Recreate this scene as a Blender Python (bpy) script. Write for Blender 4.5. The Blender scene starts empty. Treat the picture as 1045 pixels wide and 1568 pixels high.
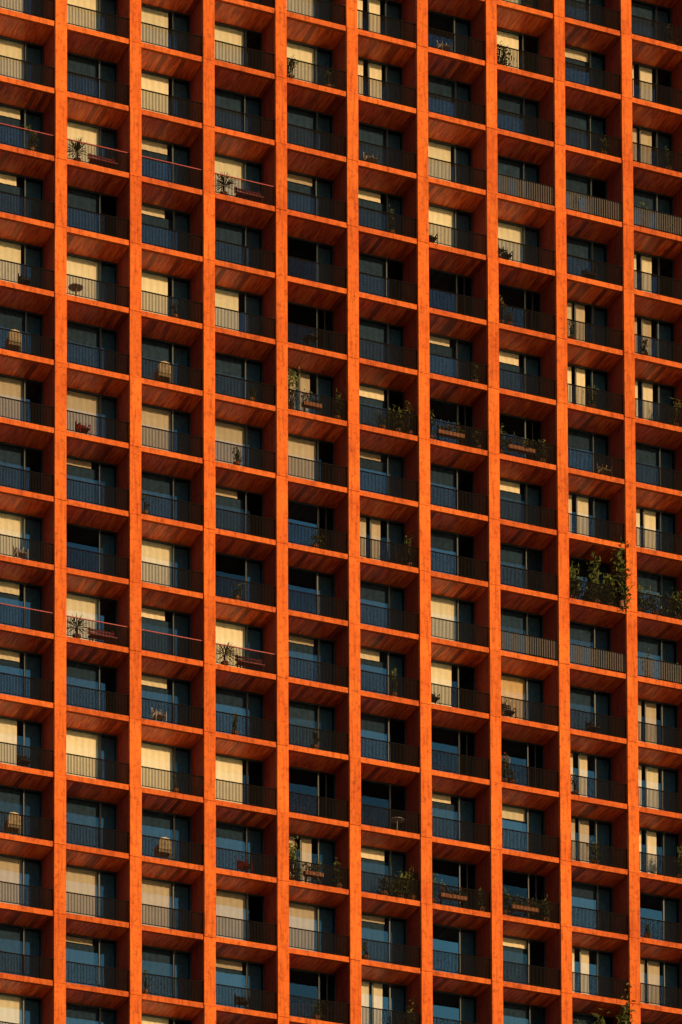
import bpy, math, random
from mathutils import Matrix, Vector
random.seed(7)
scene=bpy.context.scene
H=3.0; Z0=111.0
# ---------------- camera (architectural shift lens, slightly pitched) ----------------
f,cy,yaw,pitch,roll,Cx,Cy,Cz,W,D=6436.52,3472.30,0.39605,0.07288,-0.00363,-52.23675,-163.1831,2.56453,3.37104,1.58
fw=Vector((math.sin(yaw)*math.cos(pitch),math.cos(yaw)*math.cos(pitch),math.sin(pitch)))
r0=Vector((math.cos(yaw),-math.sin(yaw),0)); u0=r0.cross(fw); c_,s_=math.cos(roll),math.sin(roll)
r_=c_*r0+s_*u0; u_=-s_*r0+c_*u0
cam=bpy.data.cameras.new("camera"); co=bpy.data.objects.new("camera",cam); scene.collection.objects.link(co)
co.matrix_world=Matrix(((r_[0],u_[0],-fw[0],Cx),(r_[1],u_[1],-fw[1],Cy),(r_[2],u_[2],-fw[2],Cz),(0,0,0,1)))
cam.sensor_fit='VERTICAL'; cam.sensor_height=36; cam.sensor_width=24; cam.lens=36*f/1568; cam.shift_y=(cy-784)/1568-.0018; cam.shift_x=-.0012
cam.clip_start=1; cam.clip_end=6000
scene.camera=co
# ---------------- materials ----------------
def newmat(n):
    m=bpy.data.materials.new(n); m.use_nodes=True; nt=m.node_tree; b=nt.nodes["Principled BSDF"]; return m,nt,b
def N(nt,t,**k):
    n=nt.nodes.new(t)
    for a,v in k.items():
        if a in n.inputs: n.inputs[a].default_value=v
        else: setattr(n,a,v)
    return n
def ramp(nt,fac,stops):
    n=nt.nodes.new('ShaderNodeValToRGB'); nt.links.new(fac,n.inputs[0])
    el=n.color_ramp.elements
    while len(el)<len(stops): el.new(.5)
    for e_,(pp,c) in zip(el,stops): e_.position=pp; e_.color=(*c,1)
    return n.outputs[0]
def mapped(nt,s):
    g=nt.nodes.new('ShaderNodeNewGeometry'); m=nt.nodes.new('ShaderNodeMapping'); m.inputs['Scale'].default_value=s
    nt.links.new(g.outputs['Position'],m.inputs['Vector']); return m.outputs[0],g
def mul(nt,a,b,fac=1,mode='MULTIPLY'):
    n=nt.nodes.new('ShaderNodeMix'); n.data_type='RGBA'; n.blend_type=mode; n.inputs[0].default_value=fac
    nt.links.new(a,n.inputs[6]); nt.links.new(b,n.inputs[7]); return n.outputs[2]
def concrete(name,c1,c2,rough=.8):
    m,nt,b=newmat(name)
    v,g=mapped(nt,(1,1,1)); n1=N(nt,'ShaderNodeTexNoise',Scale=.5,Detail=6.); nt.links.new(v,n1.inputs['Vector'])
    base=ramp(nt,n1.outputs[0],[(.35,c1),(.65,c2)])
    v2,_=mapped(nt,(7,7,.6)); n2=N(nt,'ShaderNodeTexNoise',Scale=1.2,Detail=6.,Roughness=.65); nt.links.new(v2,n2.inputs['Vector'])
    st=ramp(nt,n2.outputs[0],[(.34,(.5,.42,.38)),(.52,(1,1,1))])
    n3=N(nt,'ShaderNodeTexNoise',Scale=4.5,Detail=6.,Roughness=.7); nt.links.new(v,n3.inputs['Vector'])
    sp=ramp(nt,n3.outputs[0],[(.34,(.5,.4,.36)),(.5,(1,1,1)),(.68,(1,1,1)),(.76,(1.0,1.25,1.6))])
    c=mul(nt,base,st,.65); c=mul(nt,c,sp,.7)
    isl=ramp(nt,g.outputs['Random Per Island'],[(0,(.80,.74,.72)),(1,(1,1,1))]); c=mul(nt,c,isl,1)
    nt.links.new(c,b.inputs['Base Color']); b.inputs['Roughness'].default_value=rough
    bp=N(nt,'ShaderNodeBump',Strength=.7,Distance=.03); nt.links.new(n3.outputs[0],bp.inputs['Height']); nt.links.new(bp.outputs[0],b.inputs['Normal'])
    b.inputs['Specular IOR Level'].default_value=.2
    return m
m_pier=concrete("orange_painted_concrete",(.64,.120,.015),(.77,.175,.023))
m_slab=concrete("orange_slab_edge_concrete",(.54,.10,.015),(.68,.15,.022))
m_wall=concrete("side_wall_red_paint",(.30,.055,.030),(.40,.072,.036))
m_floor=concrete("balcony_floor_tiles",(.54,.32,.19),(.64,.40,.24))
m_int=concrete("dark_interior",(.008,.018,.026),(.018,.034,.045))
def wood():
    m,nt,b=newmat("red_wood_soffit")
    v,g=mapped(nt,(5,.6,.37)); n=N(nt,'ShaderNodeTexNoise',Scale=2.,Detail=5.,Roughness=.6); nt.links.new(v,n.inputs['Vector'])
    gr=ramp(nt,n.outputs[0],[(.36,(.56,.065,.012)),(.5,(.95,.15,.022)),(.62,(.97,.25,.04))])
    isl=ramp(nt,g.outputs['Random Per Island'],[(0,(.32,.25,.25)),(.2,(.75,.68,.66)),(.8,(1,.95,.9)),(1,(1,1.15,1.2))])
    nt.links.new(mul(nt,gr,isl),b.inputs['Base Color']); b.inputs['Roughness'].default_value=.5
    return m
m_wood=wood()
def flat(name,c,r=.5,metal=0,var=.25):
    m,nt,b=newmat(name); v,g=mapped(nt,(1,1,1)); n=N(nt,'ShaderNodeTexNoise',Scale=6.,Detail=3.); nt.links.new(v,n.inputs['Vector'])
    nt.links.new(ramp(nt,n.outputs[0],[(.3,tuple(x*(1-var) for x in c)),(.7,tuple(x*(1+var) for x in c))]),b.inputs['Base Color'])
    b.inputs['Roughness'].default_value=r; b.inputs['Metallic'].default_value=metal; return m
m_rail=flat("dark_bronze_metal",(.006,.004,.003),.7); m_rail.node_tree.nodes["Principled BSDF"].inputs['Specular IOR Level'].default_value=.05
m_railred=flat("red_painted_metal",(.28,.014,.014))
m_railgrey=flat("grey_slat_metal",(.035,.026,.02),.7)
m_frame=flat("window_frame_metal",(.035,.05,.06),.4)
m_cream=[flat("cream_curtain",(.86,.70,.48),.9,0,.04),flat("dim_curtain",(.52,.41,.29),.9,0,.05),flat("blue_grey_sheer_and_sky_reflection",(.007,.030,.062),.9,0,.35),flat("pale_blue_sky_reflection",(.05,.14,.24),.9,0,.2),flat("amber_curtain",(.62,.40,.20),.9,0,.1)]  # blue ones hold reflected sky as colour; blue-grey also serves real sheers
def leafm(n,c1,c2):
    m,nt,b=newmat(n); g=nt.nodes.new('ShaderNodeNewGeometry')
    nt.links.new(ramp(nt,g.outputs['Random Per Island'],[(0,c1),(1,c2)]),b.inputs['Base Color']); b.inputs['Roughness'].default_value=.55; return m
m_leaf=leafm("foliage_leaves",(.03,.05,.010),(.12,.13,.022)); m_red=leafm("red_flowers",(.4,.03,.02),(.6,.1,.04))
m_pot=flat("terracotta_pot",(.30,.11,.05),.8); m_creamobj=flat("cream_rattan",(.42,.31,.18),.8); m_darkobj=flat("dark_furniture",(.04,.035,.03),.6)
m_white=flat("white_plastic",(.6,.55,.5),.5)
def glass():
    m=bpy.data.materials.new("window_glass"); m.use_nodes=True; nt=m.node_tree; nt.nodes.clear()
    o=N(nt,'ShaderNodeOutputMaterial'); mx=N(nt,'ShaderNodeMixShader'); t=N(nt,'ShaderNodeBsdfTransparent'); t.inputs[0].default_value=(.90,.9,.88,1)
    gl=N(nt,'ShaderNodeBsdfGlossy',Roughness=.03); gl.inputs[0].default_value=(.16,.56,1,1)
    fr=N(nt,'ShaderNodeFresnel',IOR=1.5); ma=N(nt,'ShaderNodeMath',operation='MULTIPLY_ADD'); ma.inputs[1].default_value=1.0
    g=nt.nodes.new('ShaderNodeNewGeometry'); mr=N(nt,'ShaderNodeMapRange'); mr.inputs[3].default_value=.0; mr.inputs[4].default_value=.16
    nt.links.new(g.outputs['Random Per Island'],mr.inputs[0]); nt.links.new(mr.outputs[0],ma.inputs[2])
    nt.links.new(fr.outputs[0],ma.inputs[0]); nt.links.new(ma.outputs[0],mx.inputs[0])
    v,g=mapped(nt,(.6,.6,.4)); n=N(nt,'ShaderNodeTexNoise',Scale=1.,Detail=1.); nt.links.new(v,n.inputs['Vector'])
    bp=N(nt,'ShaderNodeBump',Strength=.3,Distance=.04); nt.links.new(n.outputs[0],bp.inputs['Height']); nt.links.new(bp.outputs[0],gl.inputs['Normal'])
    nt.links.new(t.outputs[0],mx.inputs[1]); nt.links.new(gl.outputs[0],mx.inputs[2]); nt.links.new(mx.outputs[0],o.inputs[0]); return m
m_glass=glass()
# ---------------- builders ----------------
class Acc:
    def __init__(s): s.v=[]; s.f=[]; s.m=[]
    def box(s,x0,x1,y0,y1,z0,z1,mi=0):
        n=len(s.v); s.v+=[(x0,y0,z0),(x1,y0,z0),(x1,y1,z0),(x0,y1,z0),(x0,y0,z1),(x1,y0,z1),(x1,y1,z1),(x0,y1,z1)]
        s.f+=[(n,n+1,n+5,n+4),(n+1,n+2,n+6,n+5),(n+2,n+3,n+7,n+6),(n+3,n,n+4,n+7),(n+4,n+5,n+6,n+7),(n+3,n+2,n+1,n)]; s.m+=[mi]*6
    def bar(s,x0,x1,y0,y1,z0,z1,mi=0):
        n=len(s.v); s.v+=[(x0,y0,z0),(x1,y0,z0),(x1,y1,z0),(x0,y1,z0),(x0,y0,z1),(x1,y0,z1),(x1,y1,z1),(x0,y1,z1)]
        s.f+=[(n,n+1,n+5,n+4),(n+1,n+2,n+6,n+5),(n+2,n+3,n+7,n+6),(n+3,n,n+4,n+7)]; s.m+=[mi]*4
    def quad(s,a,b,c,d,mi=0):
        n=len(s.v); s.v+=[a,b,c,d]; s.f.append((n,n+1,n+2,n+3)); s.m.append(mi)
    def seg(s,a,b,w,mi=0):
        a=Vector(a); b=Vector(b); d=(b-a).normalized(); u=d.orthogonal().normalized(); v=d.cross(u)
        n=len(s.v)
        for P in (a,b):
            for su,sv in ((-1,-1),(1,-1),(1,1),(-1,1)): s.v.append(tuple(P+u*su*w+v*sv*w))
        s.f+=[(n,n+1,n+5,n+4),(n+1,n+2,n+6,n+5),(n+2,n+3,n+7,n+6),(n+3,n,n+4,n+7),(n+4,n+5,n+6,n+7),(n+3,n+2,n+1,n)]; s.m+=[mi]*6
    def make(s,name,mats,parent=None):
        me=bpy.data.meshes.new(name); me.from_pydata(s.v,[],s.f)
        for m in mats: me.materials.append(m)
        me.polygons.foreach_set('material_index',s.m); me.update()
        o=bpy.data.objects.new(name,me); scene.collection.objects.link(o)
        if parent: o.parent=parent
        return o
PW=.52; ST=.23; C0,C1=-3,14; R0,R1=-6,int(round(Z0/3))-1
def zs(r): return Z0-H*r
bld=bpy.data.objects.new("apartment_building",None); scene.collection.objects.link(bld)
piers,slabs,walls,soff,inter,frames,rails,glassA,curt=[Acc() for _ in range(9)]
U=random.uniform
ztop=zs(R0)+ST
BACK=D+3.6
for k in range(C0-1,C1+1):
    x=k*W
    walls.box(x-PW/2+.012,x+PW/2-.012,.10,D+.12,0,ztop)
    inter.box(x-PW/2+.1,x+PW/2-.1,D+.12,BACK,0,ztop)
    for r in range(R0,R1+1):
        z1=zs(r)+ST/2; z0=zs(r+1)+ST/2
        dx=U(-.008,.008); dy=U(-.014,.014)
        piers.box(x-PW/2+dx,x+PW/2+dx,-.02+dy,.15,max(z0,0)+.008,z1-.008)
    piers.box(x-PW/2+.015,x+PW/2-.015,.012,.1,0,ztop)
content={}
def S(r,s):
    for i,ch in enumerate(s.split()): content[(i+1,r)]=ch
S(-3,"C C C C C S D C D D")
S(-2,"C D C D C B D C T B")
S(-1,"C C C C C B D D D S")
base={0:"C D C D D D C D D D",1:"T C T C t T C C D S",2:"T D T D D D O O S S",3:"C C C C O D T U S S",
4:"D D D D s T O O D D",5:"c c c c c t D T S S",6:"D t D t O S D G D D"}
for r,s in base.items(): S(r,s); S(r+7,s)
S(14,base[0])
def curtain(xa,xb,za,zb,mi,y=None):
    y=D+.17 if y is None else y
    n=max(2,int((xb-xa)/.08)); ph=U(0,6)
    pts=[(xa+(xb-xa)*i/n, y+.008*math.sin(ph+i*1.7)+.006*math.sin(i*.6)) for i in range(n+1)]
    b=len(curt.v)
    for x,y in pts: curt.v+=[(x,y,za),(x,y,zb)]
    for i in range(n): curt.f.append((b+2*i,b+2*i+2,b+2*i+3,b+2*i+1)); curt.m.append(mi)
def bay(c,r):
    X0=(c-1)*W+PW/2; X1=c*W-PW/2; w=X1-X0; zt=zs(r); zf=zs(r+1)+ST
    dy=U(-.012,.012)
    slabs.box(X0,X1,.05+dy,.22,zt,zt+ST)
    slabs.box(X0,X1,.22,D+.12,zt+.03,zt+ST-.01,1)
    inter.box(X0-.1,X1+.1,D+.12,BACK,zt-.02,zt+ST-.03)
    npk=13; pw=w/npk
    for i in range(npk):
        soff.box(X0+i*pw+.004,X0+(i+1)*pw-.004,.225,D-.01,zt+.004+U(0,.006),zt+.028)
    kind=0
    if (c,r%7) in ((8,0),(9,0),(10,0)) and r>=0: kind=2
    if (r in (1,8)) and c in (1,2,3,4): kind=1
    yR=.14; top=zf+.95
    rails.box(X0,X1,yR-.025,yR+.025,top-.035,top,1 if kind==1 else 0)
    rails.box(X0,X1,yR-.012,yR+.012,zf+.08,zf+.11,0)
    pitch_=.066 if kind<2 else .11; n=int(w/pitch_); bw=.0155 if kind<2 else .03
    for i in range(n):
        xx=X0+(i+.5)*w/n
        rails.bar(xx-bw,xx+bw,yR-.008,yR+.008,zf+.11,top-.035,2 if kind==2 else 0)
    zb=zf; zh=zt-.015
    fr=.05; y0=D; y1=D+.07
    xm=X0+(.72+U(-.012,.012))*w
    frames.box(X0,X1,y0,y1,zh-.045,zh); frames.box(X0,X1,y0,y1,zb,zb+.08)
    frames.box(X0,X0+fr,y0,y1,zb+.08,zh-.045); frames.box(X1-fr,X1,y0,y1,zb+.08,zh-.045)
    frames.box(xm-.035,xm+.035,y0-.02,y1-.02,zb+.08,zh-.045)
    t=content.get((c,r)) or random.choice("DDCCTSDcGD")
    if t in 'SsB': frames.box(X0+.42*w-.025,X0+.42*w+.025,y0+.003,y1,zb+.08,zh-.045)
    def pane(a,b):
        j=U(-.004,.004); k=U(-.004,.004)
        glassA.quad((a,D+.04+j,zb+.08),(b,D+.04-j,zb+.08),(b,D+.04-j+k,zh-.045),(a,D+.04+j+k,zh-.045))
    pane(X0+fr,xm-.035)
    if t=='O':
        xo=xm+.14*w
        frames.box(xo-.03,xo+.03,y1,y1+.05,zb+.08,zh-.045); pane(xo,X1-fr)
    else:
        pane(xm+.035,X1-fr)
        if t!='G' and random.random()<.85: curtain(xm+.05,X1-.02,zb,zh-.02,3,D+.3)  # added pale blue sheet, stands in for sky reflected in the right pane
    Xm=xm-.02
    if t=='C': curtain(X0+.02,Xm-(U(.05,.25) if random.random()<.25 else 0),zb+.03+(U(.3,1.0) if random.random()<.15 else 0),zh-.02,4 if random.random()<.08 else 0)
    elif t=='c': curtain(X0+.02,Xm,zb+.03,zh-.02,1)
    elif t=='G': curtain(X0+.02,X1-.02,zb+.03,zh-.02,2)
    elif t in 'TtU':
        hgt={'T':.42,'t':.36,'U':.50}[t]+U(-.08,.08); curtain(X0+.02,Xm-U(0,.35),zh-hgt,zh-.02,0 if t!='t' else 1)
        curtain(X0+.02,Xm,zb,zh-hgt+.02,2,D+.24)  # added blue sheet below the blind, sky reflection put into its colour
    elif t in 'SsB':
        mi=0 if t!='s' else 1
        if t=='S': mi=1 if random.random()<.5 else 0
        e1,e2=U(-.03,.03),U(-.05,.03)
        curtain(X0+.22*w,X0+(.37+e1)*w,zb,zh-.02,mi); curtain(X0+.46*w,X0+(.64+e2)*w,zb,zh-.02,mi)
    elif t=='D' and random.random()<.85: curtain(X0+.02,Xm,zb,zh-.02,2)  # added sheet in dark windows, coloured like the sky mirrored in glass
for c in range(C0,C1+1):
    for r in range(R0,R1+1):
        bay(c,r)
XL=(C0-1)*W-PW/2; XR=C1*W+PW/2
shell=Acc(); shell.box(XL,XR,BACK+.003,BACK+9,0,ztop+.02); shell.box(XL-.003,XR+.003,-.05,BACK+9.05,ztop+.02,ztop+1.2)
shell.box(XL-.2,XL-.003,.3,BACK+9.003,0,ztop+.01); shell.box(XR+.003,XR+.2,.3,BACK+9.003,0,ztop+.01)
shell.make("outer_walls_and_roof",[m_slab],bld)
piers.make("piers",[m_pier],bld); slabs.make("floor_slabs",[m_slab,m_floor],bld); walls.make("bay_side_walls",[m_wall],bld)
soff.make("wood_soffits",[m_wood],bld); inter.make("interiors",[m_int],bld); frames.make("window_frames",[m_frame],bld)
rails.make("balcony_railings",[m_rail,m_railred,m_railgrey],bld); glassA.make("window_glass",[m_glass],bld); curt.make("curtains",m_cream,bld)
# ---------------- balcony objects ----------------
def leaves(A,c,rad,n,size,mi=0):
    for _ in range(n):
        d=Vector((random.gauss(0,.45),random.gauss(0,.45),random.gauss(0,.45)))
        P=Vector(c)+Vector((d.x*rad[0],d.y*rad[1],d.z*rad[2]))
        a=Vector((U(-1,1),U(-1,1),U(-1,1))).normalized(); b=a.orthogonal().normalized(); s=size*U(.6,1.3)
        A.quad(tuple(P-a*s),tuple(P+b*s*.5),tuple(P+a*s),tuple(P-b*s*.5),mi)
def pot(A,x,y,z,r,h,mi):
    n=10; b=len(A.v)
    for (rr,zz) in ((r*.7,0),(r,h),(r*.88,h),(r*.85,h*.9)):
        for i in range(n): t=6.283*i/n; A.v.append((x+rr*math.cos(t),y+rr*math.sin(t),z+zz))
    for L in range(3):
        for i in range(n): j=(i+1)%n; A.f.append((b+L*n+i,b+L*n+j,b+(L+1)*n+j,b+(L+1)*n+i)); A.m.append(mi)
    A.f.append(tuple(b+3*n+i for i in range(n))); A.m.append(mi)
used=set()
def base_(c,r,fx,y): 
    used.add((c,r))
    X0=(c-1)*W+PW/2; w=W-PW; return X0+fx*w,y,zs(r+1)+ST
def bush(c,r,fx,y=.45,h=1.1,rad=.3,n=160,flower=False,size=.07):
    x,y,z=base_(c,r,fx,y); A=Acc(); pot(A,x,y,z,.17,.32,1); size*=1.3; n=int(n*1.4)
    for i in range(5): A.seg((x,y,z+.28),(x+U(-.5,.5)*rad,y+U(-.3,.3)*rad,z+h*U(.6,1)),.008,2)
    k=4
    for i in range(k): leaves(A,(x+U(-.6,.6)*rad,y+U(-.3,.3)*rad,z+.3+(h-.3)*(i+.5)/k),(rad,rad*.8,(h-.3)/k*1.3),n//k,size)
    if flower: leaves(A,(x,y-.05,z+h*.75),(rad,rad*.6,h*.4),n//6,.06,3)
    return A.make("potted_plant",[m_leaf,m_pot,m_darkobj,m_red])
def yucca(c,r,fx,y=.5,h=1.25):
    x,y,z=base_(c,r,fx,y); A=Acc(); pot(A,x,y,z,.18,.35,1); A.seg((x,y,z+.3),(x,y,z+h*.55),.03,2)
    for i in range(60):
        a=U(0,6.28); e=U(-.2,1.4); L=U(.5,.75); P=Vector((x,y,z+h*.55)); d=Vector((math.cos(a)*math.cos(e),math.sin(a)*math.cos(e),math.sin(e)))
        s=d.cross(Vector((0,0,1))).normalized()*.026; m=P+d*L*.55; t=P+d*L-Vector((0,0,.08))
        A.quad(tuple(P-s),tuple(m-s),tuple(t),tuple(m+s))
    return A.make("yucca_plant",[m_leaf,m_pot,m_darkobj])
def chair(c,r,fx,y=.55,mat=None,name="balcony_chair",back=.85):
    x,y,z=base_(c,r,fx,y); A=Acc(); s=.23
    for dx in (-s,s):
        A.seg((x+dx,y-s,z),(x+dx,y-s,z+.62),.018); A.seg((x+dx,y+s,z),(x+dx*.95,y+s+.1,z+back+.1),.018)
        A.seg((x+dx,y-s,z+.62),(x+dx,y+s,z+.64),.02)
    A.box(x-s,x+s,y-s,y+s,z+.42,z+.46)
    for i in range(5): A.seg((x-s,y+s+.04+.01*i,z+.52+i*(back-.5)/5),(x+s,y+s+.04+.01*i,z+.52+i*(back-.5)/5),.028)
    return A.make(name,[mat or m_darkobj])
def table(c,r,fx,y=.6):
    x,y,z=base_(c,r,fx,y); A=Acc(); n=14; b=len(A.v)
    for zz in (z+.70,z+.73):
        for i in range(n): A.v.append((x+.32*math.cos(6.283*i/n),y+.32*math.sin(6.283*i/n),zz))
    A.f.append(tuple(b+n+i for i in range(n))); A.f.append(tuple(b+i for i in reversed(range(n)))); A.m+=[0,0]
    for i in range(n): j=(i+1)%n; A.f.append((b+i,b+j,b+n+j,b+n+i)); A.m.append(0)
    A.seg((x,y,z+.05),(x,y,z+.7),.025)
    for i in range(3): a=2.09*i; A.seg((x,y,z+.08),(x+.25*math.cos(a),y+.25*math.sin(a),z+.02),.018)
    return A.make("balcony_table",[random.choice([m_darkobj,m_white])])
def armchair(c,r,fx,y=.45):
    x,y,z=base_(c,r,fx,y); A=Acc(); s=.25
    for dx in (-s,s):
        for dy in (-s,s): A.seg((x+dx,y+dy,z),(x+dx,y+dy,z+.35),.025)
        A.box(x+dx-.035,x+dx+.035,y-s,y+s,z+.35,z+.72)
    A.box(x-s+.035,x+s-.035,y-s,y+s,z+.38,z+.5)
    b=len(A.v); pts=[(-.28,.5),(.28,.5),(.28,.85),(.2,.98),(0,1.03),(-.2,.98),(-.28,.85)]
    for yy in (y-s-.05,y-s+.0): 
        for px,pz in pts: A.v.append((x+px,yy,z+pz))
    n=len(pts); A.f+=[tuple(b+i for i in range(n)),tuple(b+n+i for i in reversed(range(n)))]; A.m+=[0,0]
    for i in range(n): j=(i+1)%n; A.f.append((b+j,b+i,b+n+i,b+n+j)); A.m.append(0)
    return A.make("rattan_armchair",[m_creamobj])
def planter(c,r,f0,f1,y=.34,h=.85):
    x0,yy,z=base_(c,r,f0,y); x1=base_(c,r,f1,y)[0]; A=Acc()
    A.box(x0,x1,yy-.13,yy+.13,z+.45,z+.62,1)
    for x in (x0+.06,x1-.06): A.seg((x,yy,z),(x,yy,z+.45),.03,2)
    n=int((x1-x0)/.14)
    for i in range(n):
        hh=U(.1,.45); leaves(A,(x0+(i+.5)*(x1-x0)/n,yy,z+.66+hh*.5),(.16,.16,hh),28,.08,0)
        if i%3==0: leaves(A,(x0+(i+.5)*(x1-x0)/n,yy-.05,z+.7+hh*.5),(.12,.1,.15),8,.05,3)
    return A.make("planter_box",[m_leaf,m_pot,m_darkobj,m_red])
def bench(c,r,f0,f1,y=.5):
    x0,yy,z=base_(c,r,f0,y); x1=base_(c,r,f1,y)[0]; A=Acc()
    for dy in (-.15,0,.15): A.box(x0,x1,yy+dy-.06,yy+dy+.06,z+.43,z+.47)
    for dz in (.62,.76): A.box(x0,x1,yy+.2,yy+.23,z+dz,z+dz+.1)
    for x in (x0+.1,x1-.1): A.seg((x,yy-.15,z),(x,yy-.15,z+.43),.025); A.seg((x,yy+.2,z),(x,yy+.22,z+.9),.025)
    return A.make("red_bench",[m_railred])
for o in (0,7):
    for c in (2,4): yucca(c,1+o,.22); bench(c,1+o,.42,.85)
    for c in (1,3): armchair(c,4+o,.40)
    chair(7,1+o,.12); chair(8,1+o,.22,back=1.0); bush(8,1+o,.08,h=.8,n=60,rad=.18)
    bush(8,2+o,.12,h=1.35,n=120,rad=.22,flower=True); bush(8,2+o,.25,h=.8,n=60,rad=.2,flower=True)
    bush(5,4+o,.12,h=1.75,n=260,rad=.3,size=.08); bush(5,4+o,.88,h=1.3,n=80,rad=.2); planter(5,4+o,.3,.6,h=.6)
    bush(6,4+o,.72,h=1.15,n=260,rad=.35); bush(6,4+o,.92,h=1.5,n=120,rad=.25); bush(6,4+o,.45,h=.9,n=90,rad=.3)
    planter(7,4+o,.18,.62); bush(7,4+o,.08,h=1.5,n=80,rad=.15); bush(7,4+o,.9,h=1.1,n=50,rad=.15)
    planter(8,4+o,.2,.66); bush(8,4+o,.1,h=1.25,n=140,rad=.25); bush(8,4+o,.82,h=1.1,n=110,rad=.25)
    bush(6,6+o,.9,h=1.5,n=90,rad=.18); chair(6,6+o,.82)
    bush(9,6+o,.14,h=1.6,n=420,rad=.38,size=.08); bush(9,6+o,.80,h=1.6,n=300,rad=.36,size=.09); bush(9,6+o,.55,h=2.2,n=200,rad=.28,size=.09); bush(9,6+o,.95,y=.1,h=3.0,n=340,rad=.38,size=.10)
    bush(10,6+o,.12,h=1.4,n=300,rad=.4); bush(10,6+o,.4,h=1.1,n=240,rad=.5); bush(10,6+o,.8,h=1.3,n=200,rad=.4)
    chair(1,3+o,.6); bush(3,3+o,.6,h=1.0,n=30,rad=.1); bush(10,0+o,.25,h=1.3,n=70,rad=.2); bush(10,0+o,.75,h=1.0,n=70,rad=.2)
    bush(9,3+o,.5,h=1.1,n=120,rad=.3); bush(10,3+o,.8,h=1.5,n=110,rad=.25); bush(9,2+o,.15,h=1.0,n=40,rad=.15)
    bush(5,6+o,.5,h=.9,n=80,rad=.4); bush(6,1+o,.62,h=1.3,n=60,rad=.13); chair(9,1+o,.5); bush(3,6+o,.12,h=1.1,n=40,rad=.15)
bush(8,-2,.15,h=1.1,n=260,rad=.4); bush(5,-1,.12,h=1.15,n=200,rad=.35); bush(5,-1,.75,h=1.0,n=50,rad=.2)
bush(9,-1,.75,h=.9,n=50,rad=.2); bush(8,0,.5,h=.8,n=20,rad=.1)
rs=random.Random(21)
for c in range(C0,C1+1):
    for r in range(R0,20):
        if (c,r) in used: continue
        q=rs.random()
        if q<.07: chair(c,r,rs.uniform(.15,.8),mat=rs.choice([m_darkobj,m_creamobj,m_white,m_railred]))
        elif q<.12: table(c,r,rs.uniform(.2,.8))
        elif q<.22: bush(c,r,rs.uniform(.1,.9),h=rs.uniform(.7,1.25),n=rs.randint(25,90),rad=rs.uniform(.1,.25))
# ground
g=Acc(); g.quad((-3000,-3000,0),(3000,-3000,0),(3000,3000,0),(-3000,3000,0)); g.make("ground",[flat("paved_ground",(.38,.31,.25),.9)])
# light
SE,SA=math.radians(7.5),math.radians(27)   # sun: elevation, azimuth to the right of the facade normal
d=Vector((math.sin(SA)*math.cos(SE),-math.cos(SA)*math.cos(SE),math.sin(SE)))
sl=bpy.data.lights.new("sun",'SUN'); sl.energy=4.1; sl.angle=math.radians(.5); sl.color=(1,.69,.36)
so=bpy.data.objects.new("sun",sl); scene.collection.objects.link(so); so.rotation_euler=d.to_track_quat('Z','Y').to_euler(); so.location=(40,-60,140)
w=bpy.data.worlds.new("World"); scene.world=w; w.use_nodes=True; nt=w.node_tree
sk=nt.nodes.new('ShaderNodeTexSky'); sk.sky_type='NISHITA'; sk.sun_disc=False; sk.sun_elevation=SE; sk.sun_rotation=math.atan2(d.x,d.y)
nt.links.new(sk.outputs[0],nt.nodes['Background'].inputs[0]); nt.nodes['Background'].inputs[1].default_value=.13
scene.view_settings.view_transform='Standard'; scene.view_settings.look='None'; scene.view_settings.exposure=0
